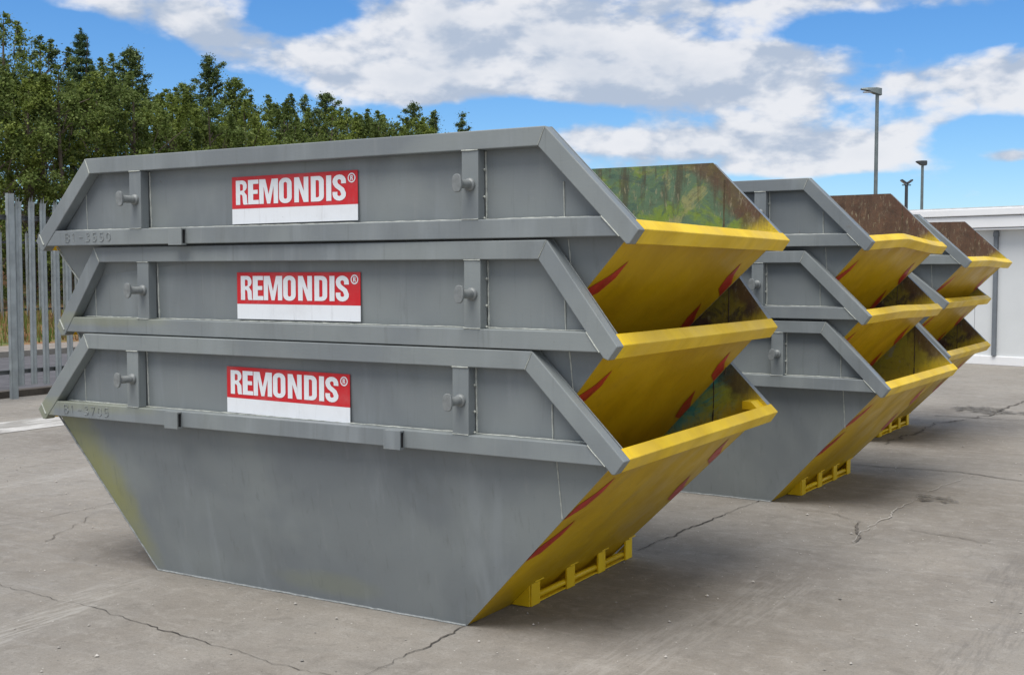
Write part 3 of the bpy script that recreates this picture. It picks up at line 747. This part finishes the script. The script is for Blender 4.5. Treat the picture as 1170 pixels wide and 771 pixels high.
# ---------------------------------------------------------------- palisade fences
GALV = simple('galvanised_steel', (.30, .335, .345), .5, .35, .2, 4, .1)
GALVD = simple('weathered_galvanised', (.30, .33, .33), .6, .3, .25, 4)
DRAIL = simple('dark_rail', (.10, .11, .115), .6, .3, .2, 5)
def pale_mesh(h, w, z0, mat):
    mb = MB(); xs = [(-w/2, .0), (-w*.28, .016), (-w*.08, .004), (w*.08, .004), (w*.28, .016), (w/2, 0)]   # y across, x out
    rows = [(z0, 0, 1), (h-.16, 0, 1), (h-.07, .012, 1.0)]
    V = []; F = []
    for z, ox, sc_ in rows:
        for (yy, xx) in xs: V.append((xx+ox, yy*sc_, z))
    for r in range(2):
        for i in range(5): F.append((r*6+i, r*6+i+1, (r+1)*6+i+1, (r+1)*6+i))
    n = len(V); V += [(.062, -w*.66, h-.01), (.03, 0, h+.02), (.062, w*.66, h-.01)]
    F += [(12, 13, n), (14, 15, n+1), (16, 17, n+2)]
    # thickness
    m2 = len(V); V += [(x-.006, y, z) for x, y, z in V]; F += [tuple(m2+i for i in reversed(f)) for f in F]
    mb.add(V, F); o = mb.build('pale', mat); return o
def fence(x, y0, y1, sp, w, z0, h, mat, label, post_y, post_w, rails, gr):
    root = empty('palisade_fence', (x, y0, 0)); tag(root, label, 'fence')
    src = None; n = int((y1-y0)/sp)
    posts = [p for p in post_y]
    for i in range(n):
        yy = i*sp
        if any(abs(yy+y0-p) < max(post_w*.6, .115) for p in posts): continue
        if src is None: o = src = pale_mesh(h, w, z0, mat); o.parent = root
        else: o = src.copy(); col.objects.link(o); o.parent = root
        o.location = (.012, yy, random.uniform(-.012, .012)); o.rotation_euler = (random.uniform(-.006, .006), 0, 0)
    for p in posts:
        mb = MB(); hw = post_w/2
        mb.box(-.012, .04, p-y0-hw, p-y0-hw+.012, 0, h+.04); mb.box(-.012, .04, p-y0+hw-.012, p-y0+hw, 0, h+.04)
        mb.box(.030, .045, p-y0-hw+.0125, p-y0+hw-.0125, 0, h+.035)
        mb.build('post', mat, root)
    for z in rails:
        mb = MB(); mb.box(-.030, -.022, 0, y1-y0, z-.03, z+.03); mb.box(-.0215, .004, 0, y1-y0, z+.022, z+.03)
        mb.build('rail', DRAIL, root)
    return root
fence(-9.80, -.62, 16.6, .2, .098, .16, 2.70, GALV, 'near galvanised palisade fence with triple pointed pales at the left edge of the yard', [-.73, 2.0, 4.66, 10.1, 12.8, 15.5], .10, [2.42, .36], 0)
f2 = fence(-22.0, 2.12, 34, .375, .075, .35, 2.75, GALVD, 'farther palisade fence on the bank across the road, under the trees', [6.4, 11.2, 16, 20.8, 25.6, 30.4], .10, [2.45, .75], 0)

# ---------------------------------------------------------------- building
WHITE = simple('white_cladding', (.66, .685, .69), .45, 0, .03, 1.5)
WHITE2 = simple('white_trim', (.82, .83, .84), .4, 0, .03, 2)
PIPE_GREY = simple('grey_downpipe', (.16, .18, .20), .5, 0, .1, 5)  # the downpipes' own dark grey
bd = empty('flat_roof_building', (1.17, 17.39, 0), R(-15.0))
tag(bd, 'long low white flat roofed building behind the far stack on the right', 'building')
XA, XE, D = -9.0, 16.0, 9.0
H0_, H1_ = 2.44, 2.85
def panel_wall():
    mb = MB(); x = XA; pw = 1.15
    while x < XE-.01:
        mb.box(x+.004, min(x+pw, XE)-.004, 0, .06, .16, H0_+.05); x += pw
    mb.box(XA+.002, XE-.002, .055, D, .14, H0_+.04)
    return mb.build('wall', WHITE, bd, .0)
panel_wall()
mb = MB(); mb.box(XA-.02, XE+.02, -.035, D+.02, 0, .165); mb.build('plinth', WHITE2, bd, .01)
mb = MB()
mb.prism([(0, 0)]*0 or [(XA-.25, H0_+.02), (XE+.25, H0_+.02), (XE+.25, H0_+.05), (XA-.25, H0_+.05)], -.24, D+.2)
mb.box(XA-.27, XE+.27, -.26, D+.22, H0_+.06, H1_-.14); mb.box(XA-.30, XE+.30, -.30, D+.25, H1_-.13, H1_)
mb.build('fascia', WHITE2, bd, .012)
mb = MB(); mb.box(XA-.2, XE+.2, -.2, D+.15, H1_+.003, H1_+.03); mb.build('roof', simple('roof_membrane', (.5, .5, .5), .8), bd)
def downpipe(x):
    mb = MB(); mb.box(x-.035, x+.035, -.075, -.003, .17, H0_+.01); mb.box(x-.045, x+.045, -.085, -.0, H0_-.1, H0_-.02); mb.build('downpipe', PIPE_GREY, bd, .006)
for x in (-7.2, -.56, 6.1, 12.7): downpipe(x)

# ---------------------------------------------------------------- lamps
LP = simple('lamp_post_steel', (.17, .20, .20), .5, .4, .15, 6)
LH = simple('lamp_head', (.06, .065, .07), .5, .3, .15, 6)
LG = simple('lamp_glass', (.45, .47, .48), .2, 0, .05, 6)
rt = empty('street_lamp', (-7.01, 40.34, 0), R(30)); tag(rt, 'tallest lamp post with a flat lantern reaching to the left, right of the second stack', 'street lamp', 'lamp posts behind the yard')
mb = MB(); mb.tube([(0, 0, 0), (0, 0, 1.2), (0, 0, 1.25), (0, 0, 8.5)], [.11, .11, .078, .066], 14); mb.build('pole', LP, rt, 0, False)
mb = MB(); mb.tube([(.10, 0, 8.45), (.10, 0, 8.60), (-.05, 0, 8.62), (-.12, 0, 8.62)], [.07, .10, .09, .06], 10)
mb.build('bracket', LP, rt)
mb = MB()
V = []
for x, hw, zt, zb_ in ((.16, .08, 8.60, 8.40), (.12, .13, 8.66, 8.40), (-.1, .17, 8.68, 8.46), (-.4, .16, 8.68, 8.58), (-.62, .09, 8.66, 8.61)):
    V += [(x, -hw, zb_), (x, hw, zb_), (x, hw*.8, zt), (x, -hw*.8, zt)]
F = [(0, 1, 2, 3), (16, 19, 18, 17)]
for i in range(4):
    for k in range(4): F.append((4*i+k, 4*i+(k+1) % 4, 4*i+4+(k+1) % 4, 4*i+4+k))
mb = MB(); mb.add(V, F); hd = mb.build('lantern', LP, rt, .01)
mb = MB(); mb.box(-.52, -.15, -.1, .1, 8.50, 8.54); mb.build('lens', LG, hd)
rt = empty('street_lamp', (-12.81, 77.55, 0), R(30)); tag(rt, 'distant slim lamp post with a small dark wedge head, rightmost of the three', 'street lamp', 'lamp posts behind the yard')
mb = MB(); mb.tube([(0, 0, 0), (0, 0, 9.05)], [.12, .09], 12); mb.build('pole', LP, rt)
V = []
for x, hw, zt, zb_ in ((-.42, .18, 9.22, 9.16), (-.1, .2, 9.24, 8.95), (.22, .2, 9.24, 8.92), (.28, .12, 9.2, 9.0)):
    V += [(x, -hw, zb_), (x, hw, zb_), (x, hw, zt), (x, -hw, zt)]
F = [(0, 1, 2, 3), (12, 15, 14, 13)]
for i in range(3):
    for k in range(4): F.append((4*i+k, 4*i+(k+1) % 4, 4*i+4+(k+1) % 4, 4*i+4+k))
mb = MB(); mb.add(V, F); mb.build('lantern', LH, rt)
rt = empty('floodlight_mast', (-9.31, 56.40, 0), R(30)); tag(rt, 'shortest mast with two tilted floodlights, between the two lamp posts', 'floodlight', 'lamp posts behind the yard')
mb = MB(); mb.tube([(0, 0, 0), (0, 0, 6.15)], [.10, .08], 12); mb.build('pole', LH, rt)
mb = MB(); mb.box(-.22, .22, -.03, .03, 6.10, 6.15); mb.build('crossbar', LH, rt)
for s in (-1, 1):
    mb = MB(); mb.prism([(s*.04, 6.16), (s*.30, 6.36), (s*.26, 6.42), (s*.02, 6.26)], -.15, .13); hd = mb.build('floodlight', LH, rt, .01)
    mb = MB(); mb.prism([(s*.06, 6.155), (s*.29, 6.335), (s*.285, 6.342), (s*.055, 6.163)], -.12, .10); mb.build('lens', LG, hd)

# ---------------------------------------------------------------- trees
BARK = simple('bark', (.10, .08, .06), .95, 0, .3, 8, .5)
LEAF = [leafmat('leaf_olive', [(.085, .120, .022), (.135, .175, .034), (.200, .235, .060), (.110, .150, .030)]),
        leafmat('leaf_mid', [(.065, .100, .024), (.110, .150, .036), (.160, .195, .065), (.085, .120, .028)]),
        leafmat('leaf_dark', [(.045, .075, .024), (.075, .110, .034), (.120, .150, .060), (.060, .090, .030)], .5, .18)]
NEED = leafmat('needle_dark', [(.028, .055, .024), (.045, .080, .034), (.070, .105, .045), (.035, .065, .028)], .5, .12)
CAM = (3.9279, -5.4495, 1.6872); YAW, PIT, FPX = -.5332, -.055, 1342.08
def ray(px, py):
    a = (px-585)/FPX; b_ = (385.5-py)/FPX
    f2 = math.cos(PIT)-b_*math.sin(PIT); u = math.sin(PIT)+b_*math.cos(PIT)
    return (a*math.cos(YAW)+f2*math.sin(YAW), -a*math.sin(YAW)+f2*math.cos(YAW), u)
def leaves(nr, centres, radii, per, lw, ll, up=.3):
    """rhombic leaf faces around each twig centre; returns arrays"""
    C = np.repeat(centres, per, 0); Rr = np.repeat(radii, per)[:, None]; N = len(C)
    d = nr.normal(size=(N, 3)); d /= np.linalg.norm(d, axis=1)[:, None]
    r = np.abs(nr.normal(size=(N, 1)))*.62+.05
    P = C+d*r*Rr*np.array([1, 1, .75])
    n = nr.normal(size=(N, 3)); n[:, 2] = np.abs(n[:, 2])+up; n /= np.linalg.norm(n, axis=1)[:, None]
    t = np.cross(n, nr.normal(size=(N, 3))); t /= np.linalg.norm(t, axis=1)[:, None]
    bt = np.cross(n, t); s = nr.uniform(.65, 1.3, (N, 1))
    V = np.stack([P-t*ll*s*.5, P+bt*lw*s*.5-n*.15*lw, P+t*ll*s*.5, P-bt*lw*s*.5-n*.15*lw], 1)
    return V.reshape(-1, 3)
def quads_mesh(name, V, mat, parent):
    n = len(V)//4; me = bpy.data.meshes.new(name)
    me.vertices.add(n*4); me.vertices.foreach_set('co', V.astype('f').ravel())
    me.loops.add(n*4); me.loops.foreach_set('vertex_index', np.arange(n*4, dtype='i'))
    me.polygons.add(n); me.polygons.foreach_set('loop_start', np.arange(0, n*4, 4, dtype='i')); me.polygons.foreach_set('loop_total', np.full(n, 4, 'i'))
    me.update(calc_edges=True); me.validate(); me.materials.append(mat)
    o = bpy.data.objects.new(name, me); col.objects.link(o); o.parent = parent; return o
LEAFGAIN = 1.25
def tree(px, ytop, rowx, kind, rad, seed, label, name='broadleaf_tree', dens=1.0, low=.08, mat=0):
    v = ray(px, ytop); k = (rowx-CAM[0])/v[0]
    x, y, h = rowx, CAM[1]+k*v[1], CAM[2]+k*v[2]
    z0 = .6; H = h-z0
    root = empty(name, (x, y, z0)); tag(root, label, 'tree' if name != 'bush' else 'bush', 'trees behind the farther fence' if name != 'bush' else 'bushes in front of the trees')
    nr = np.random.default_rng(seed); rn = random.Random(seed)
    tm = MB(); lean = rn.uniform(-.25, .25)
    tp = [(lean*f**2, .1*math.sin(f*5+seed), H*f*.97) for f in [i/9 for i in range(10)]]
    tm.tube(tp, [max(.012, .03*H*(1-f)**.9*.5+.012) for f in [i/9 for i in range(10)]], 8)
    cs = []; rs = []
    if kind == 'dec':
        nb = int(78*dens*max(1, H/7))
        ph = [rn.uniform(0, 6.28) for _ in range(5)]
        for i in range(nb):
            f = low+(1-low)*rn.random()**.85
            env = rad*(math.sin(math.pi*min(1, (f*.80+.12))**1.1)**.6)
            a = rn.uniform(0, 6.283)
            env *= 1+.25*math.sin(3*a+ph[0]+4*f)+.18*math.sin(7*f*3+ph[1]+a)
            r = env*rn.random()**.45
            c = (lean*f*f+r*math.cos(a), r*math.sin(a), H*f-.15)
            if f > .9: c = (lean+rn.uniform(-.8, .8), rn.uniform(-.8, .8), H*(.76+.18*rn.random()))
            cs.append(c); rs.append(rn.uniform(.22, .6)*(.55 if f > .85 else 1))
            if i % 4 == 0 and f < .93:
                zb_ = max(.2, c[2]-r*rn.uniform(.5, 1.1)); ff = min(1, zb_/H)
                b0 = (lean*ff*ff, 0, zb_); mid = ((b0[0]+c[0])/2, c[1]/2, (zb_+c[2])/2+.1)
                tm.tube([b0, mid, c], [.045*(1-ff)+.015, .022, .008], 5)
        # leaders breaking the outline
        for i in range(int(6*dens)+2):
            f0 = rn.uniform(.55, .9); a = rn.uniform(0, 6.283); r = rad*rn.uniform(.3, .95)*(1-f0)**.4
            zt = min(H*.985, H*f0+rn.uniform(.3, 1.3))
            for q in range(5):
                cs.append((r*math.cos(a)+rn.uniform(-.06, .06), r*math.sin(a), zt-.17*q)); rs.append(.09+.05*q)
            tm.tube([(r*math.cos(a)*.6, r*math.sin(a)*.6, zt-1.1), (r*math.cos(a), r*math.sin(a), zt)], [.02, .006], 4)
        for q in range(5): cs.append((lean+rn.uniform(-.3, .3)*q*.4, rn.uniform(-.3, .3)*q*.4, H-.14-.17*q)); rs.append(.10+.11*q)
        V = leaves(nr, np.array(cs), np.array(rs), int(135), .058, .10)
        mt = LEAF[mat]
    elif kind == 'airy':
        nb = int(60*dens)
        for i in range(nb):
            f = .15+.85*(i+rn.random())/nb
            env = rad*(1-f)**.55*1.15*rn.uniform(.45, 1.15)+.10; a = i*2.4+rn.uniform(-.4, .4); r = env*rn.uniform(.45, 1)
            c = Vector((lean*f*f+r*math.cos(a), r*math.sin(a), min(H, H*f+r*.35)))
            b0 = Vector((lean*f*f, 0, H*f-r*.25))
            tm.tube([b0, b0.lerp(c, .5)+Vector((0, 0, .06)), c], [.022, .013, .005], 4)
            for q in range(5):
                u = .35+.65*q/4; p = b0.lerp(c, u); cs.append(tuple(p+Vector((rn.uniform(-.08, .08), rn.uniform(-.08, .08), rn.uniform(-.05, .05))))); rs.append(.34-.20*u)
        for q in range(6): cs.append((lean, 0, H-.05-.18*q)); rs.append(.04+.035*q)
        V = leaves(nr, np.array(cs), np.array(rs), int(60), .05, .095)
        mt = LEAF[mat]
    else:   # conifer
        nw = int(H/.30)
        for i in range(nw):
            f = .08+.92*i/nw; R_ = rad*(1-f)**.8+.05
            for j in range(6):
                a = j*1.047+i*.7+rn.uniform(-.25, .25); r = R_*rn.uniform(.75, 1.1)
                b0 = Vector((0, 0, H*f)); c = Vector((r*math.cos(a), r*math.sin(a), H*f+r*.28-.05))
                tm.tube([b0, c], [.018, .005], 4)
                for q in range(6):
                    u = .25+.75*q/5; cs.append(tuple(b0.lerp(c, u)+Vector((0, 0, rn.uniform(-.05, .05))))); rs.append(.20-.10*u)
        for q in range(7): cs.append((0, 0, H-.02-.1*q)); rs.append(.04+.012*q)
        V = leaves(nr, np.array(cs), np.array(rs), 26, .022, .15, -.2)
        mt = NEED
    quads_mesh('crown', V, mt, root)
    tm.build('trunk', BARK, root)
    return root

ORD = ['first', 'second', 'third', 'fourth', 'fifth', 'sixth', 'seventh', 'eighth', 'ninth', 'tenth', 'eleventh', 'twelfth', 'thirteenth']
back = [(-70, 20, 'dec', 2.6, 1, None, 1.2), (5, 13, 'dec', 2.4, 1, 'tallest tree at the left edge of the picture, dark leafy crown', 1.0), (49, 38, 'dec', 2.4, 2, 'dark leafy tree just left of the pointed conifer', 1.1),
        (92, 33, 'con', 1.6, 0, 'pointed dark conifer rising from the left of the wood', 1), (122, 60, 'dec', 2.2, 1, 'round topped leafy tree just right of the pointed conifer', 1),
        (146, 58, 'airy', 2.5, 2, 'dark loose tree with wind swept top before the dip in the tree line', 1.3), (188, 100, 'dec', 2.6, 1, 'low round leafy tree in the dip of the tree line', 1),
        (217, 98, 'airy', 2.3, 1, 'small loose tree half hidden left of the open feathery tree', 1), (243, 66, 'airy', 2.5, 2, 'open feathery tree standing highest in the middle of the tree line', 1.4), (270, 90, 'airy', 2.4, 1, 'feathery tree shouldering the highest middle one on its right', 1.3),
        (302, 107, 'dec', 2.6, 1, 'leafy tree above the left half of the topmost skip, with flat top', 1), (345, 107, 'dec', 2.5, 2, 'dark dense tree above the middle of the topmost skip', 1), (372, 109, 'airy', 2.6, 2, 'dark feathery tree above the middle of the skip, with ragged top', 1.5),
        (402, 122, 'dec', 2.8, 1, 'leafy tree lower than its neighbours, above the right half of the skip', 1), (440, 129, 'dec', 2.9, 0, 'olive leafy tree near the right end of the wood', 1), (468, 120, 'airy', 2.3, 2, 'thin tree with gaps, left of the last two saplings', 1.1), (494, 125, 'dec', 1.3, 2, 'small dense tree at the right end of the wood', .8), (530, 131, 'airy', .9, 2, 'last thin sapling standing alone against the sky', .55)]
for i, (px, yt, kd, rad, mt, lb, dn) in enumerate(back):
    tree(px, yt, -30.5+(.8 if i % 2 else -.6), kd, rad, 100+i, lb or 'tree left of the picture edge, tall leafy crown', 'conifer_tree' if kd == 'con' else 'broadleaf_tree', dn, .1, mt)
bush = [(-60, 50), (-12, 88), (30, 96), (72, 84), (112, 92), (152, 92), (196, 118), (238, 122), (284, 124), (330, 128), (378, 134), (428, 138), (474, 146)]
for i, (px, yt) in enumerate(bush):
    tree(px, yt-13, -27+(.5 if i % 2 else -.3), 'dec', 2.1 if i < 6 else 2.5, 300+i, ORD[i]+' bush from the left in the olive green row in front of the taller trees', 'bush', 1.0, .02, i % 2)
# a darker row farther back closes the wood
for i, (px, yt) in enumerate([(-40, 60), (25, 80), (80, 90), (130, 100), (180, 122), (230, 122), (280, 128), (330, 132), (385, 138), (435, 145)]):
    tree(px, yt-14, -35, 'dec', 2.6, 500+i, ORD[i]+' tree from the left in the hidden rear row, seen only through gaps', 'broadleaf_tree', .9, .05, 2)

# ---------------------------------------------------------------- world
SUN_EL, SUN_AZ = 66, 178     # azimuth clockwise from +Y (degrees): behind the camera, to its left
w = bpy.data.worlds.new('World'); sc.world = w; w.use_nodes = True
t = NT(w.node_tree); bg = t.n['Background']
sky = t.node('ShaderNodeTexSky', sky_type='NISHITA'); sky.sun_disc = False
sky.sun_elevation = R(SUN_EL); sky.sun_rotation = R(SUN_AZ); sky.air_density = 1.0; sky.dust_density = .1; sky.ozone_density = 1.4
tc = t.node('ShaderNodeTexCoord').outputs['Generated']
x, y, z = sepxyz(t, tc)
az = t.math('ARCTAN2', x, y); el = t.math('ARCSINE', z)
# cloud coordinates: flattened near the horizon
wv = t.node('ShaderNodeCombineXYZ'); t.put(wv.inputs[0], t.math('MULTIPLY', az, 1.0)); t.put(wv.inputs[1], t.math('MULTIPLY', el, 1.9)); wv = wv.outputs[0]
def puffs(v_):
    a_ = t.noise(v_, 5, 3, .5, .1)
    b_ = t.noise(v_, 14, 8, .56, .1)
    c_ = t.math('ABSOLUTE', t.math('SUBTRACT', t.math('MULTIPLY', t.noise(v_, 11, 4, .5, 0), 2.0), 1.0))
    return t.math('ADD', t.math('ADD', t.math('MULTIPLY', a_, .50), t.math('MULTIPLY', b_, .40)), t.math('MULTIPLY', c_, .24))
nz = t.math('ADD', puffs(wv), -.005)
nzb = t.noise(t.mapping(wv, loc=(3.1, 1.7, 0)), 2.6, 3, .5)
nz2 = t.math('ADD', puffs(t.mapping(wv, loc=(-.012, .030, 0))), -.005)
def pxdir(px, py):
    v = ray(px, py); return math.atan2(v[0], v[1]), math.atan2(v[2], math.hypot(v[0], v[1]))
mask = None
E = [(60, 5, 130, 14, .35, 0), (230, 30, 110, 32, .8, -12), (330, 72, 110, 26, .8, -12), (430, 95, 90, 24, .6, -8), (600, 45, 200, 60, 1.0, 0), (480, 60, 120, 50, .9, 0), (760, 75, 160, 50, .9, 0), (700, 108, 80, 22, .8, 0), (880, 85, 90, 38, 1.0, 0),
     (900, 5, 200, 14, .8, 0), (1060, 95, 170, 32, 1.0, 0), (1180, 80, 60, 30, .8, 0), (820, 165, 210, 26, 1.0, 0), (980, 172, 100, 28, .8, 20), (660, 160, 50, 22, .8, 0), (1130, 4, 60, 16, .5, 0), (1156, 178, 30, 9, .9, 0), (760, 196, 160, 10, .5, 0), (1070, 140, 60, 12, .6, 20),
     (385, 118, 30, 12, .6, 0), (620, -60, 600, 55, .5, 0), (-250, 20, 160, 60, .8, 0), (1450, 60, 200, 60, .8, 0), (1550, 160, 200, 30, .8, 0)]
for (px, py, sx, sy, k, rot) in E:
    a0, e0 = pxdir(px, py)
    a1, _ = pxdir(px+sx, py); sa = abs(a1-a0); _, e1 = pxdir(px, py-sy); se = abs(e1-e0)
    dx = t.math('MULTIPLY', t.math('SUBTRACT', az, a0), 1/sa); dy = t.math('MULTIPLY', t.math('SUBTRACT', el, e0), 1/se)
    if rot:
        sl = math.tan(R(rot))*sa/se; dy = t.math('SUBTRACT', dy, t.math('MULTIPLY', dx, sl))
    r2 = t.math('ADD', t.math('MULTIPLY', dx, dx), t.math('MULTIPLY', dy, dy))
    gg = t.math('MULTIPLY', t.math('EXPONENT', t.math('MULTIPLY', r2, -.8)), k)
    mask = gg if mask is None else t.math('ADD', mask, t.math('MULTIPLY', gg, t.math('SUBTRACT', 1.0, t.math('MINIMUM', mask, 1.0))))
for (px, py, sx, sy, k) in [(590, 128, 130, 12, .6), (945, 37, 80, 10, .6), (1125, 36, 50, 12, .7), (330, 18, 50, 14, .7), (60, 60, 80, 38, .8), (260, 122, 110, 18, .9), (1130, 150, 50, 12, .7), (980, 208, 200, 8, .5)]:
    a0, e0 = pxdir(px, py); a1, _ = pxdir(px+sx, py); sa = abs(a1-a0); _, e1 = pxdir(px, py-sy); se = abs(e1-e0)
    dx = t.math('MULTIPLY', t.math('SUBTRACT', az, a0), 1/sa); dy = t.math('MULTIPLY', t.math('SUBTRACT', el, e0), 1/se)
    r2 = t.math('ADD', t.math('MULTIPLY', dx, dx), t.math('MULTIPLY', dy, dy))
    mask = t.math('SUBTRACT', mask, t.math('MULTIPLY', t.math('EXPONENT', t.math('MULTIPLY', r2, -.8)), k))
mask = t.math('MAXIMUM', mask, 0.0)
# overhead and behind the camera: unseen noise clouds, thickened to neutralise the light
gen = t.ramp(nzb, .30, .50, .35, .95)
far = t.math('MULTIPLY', gen, t.ramp(t.math('ABSOLUTE', t.math('ADD', az, .53)), .62, .85))
high = t.math('MULTIPLY', gen, t.ramp(el, .42, .62))
mask = t.math('MAXIMUM', t.math('MAXIMUM', mask, far), high)
def cover(n_): return t.math('ADD', t.math('MULTIPLY', mask, .98), t.math('MULTIPLY', t.math('SUBTRACT', n_, .5), 3.0))
den = cover(nz); den2 = cover(nz2)
alpha = t.ramp(den, .24, .66, 0, .97)
lit = t.ramp(t.math('SUBTRACT', den, den2), -.20, .17)       # thinner above = sunlit top
thick = t.ramp(den, .75, 1.45)
cc = t.mix(lit, (3.6, 4.2, 5.2), (6.5, 6.6, 6.9))
cc = t.mix(t.math('MULTIPLY', thick, .5), cc, (3.6, 4.2, 5.1))
hs = t.node('ShaderNodeHueSaturation'); hs.inputs['Saturation'].default_value = 1.15; hs.inputs['Value'].default_value = 1.3
t.put(hs.inputs['Color'], t.mix(1.0, sky.outputs[0], (.53, .66, .84), 'MULTIPLY'))
fin = t.mix(alpha, hs.outputs[0], cc)
t.put(bg.inputs[0], fin); bg.inputs[1].default_value = .085

sd = bpy.data.lights.new('sun', 'SUN'); sd.energy = 2.4; sd.angle = R(42); sd.color = (1, .955, .89)
so = bpy.data.objects.new('sun', sd); col.objects.link(so)
dv = Vector((math.sin(R(SUN_AZ))*math.cos(R(SUN_EL)), math.cos(R(SUN_AZ))*math.cos(R(SUN_EL)), math.sin(R(SUN_EL))))
so.rotation_euler = dv.to_track_quat('Z', 'Y').to_euler()

# ---------------------------------------------------------------- camera
cd = bpy.data.cameras.new('camera'); cam = bpy.data.objects.new('camera', cd); col.objects.link(cam)
cam.location = CAM; cam.rotation_euler = (R(90)+PIT, 0, -YAW)
cd.sensor_width = 36; cd.lens = FPX/1170*36; cd.clip_end = 3000; cd.clip_start = .05
sc.camera = cam
sc.render.resolution_x = 1024; sc.render.resolution_y = 674
vs = sc.view_settings; vs.view_transform = 'Standard'; vs.look = 'None'; vs.gamma = 1; vs.exposure = 0.6; vs.use_curve_mapping = False
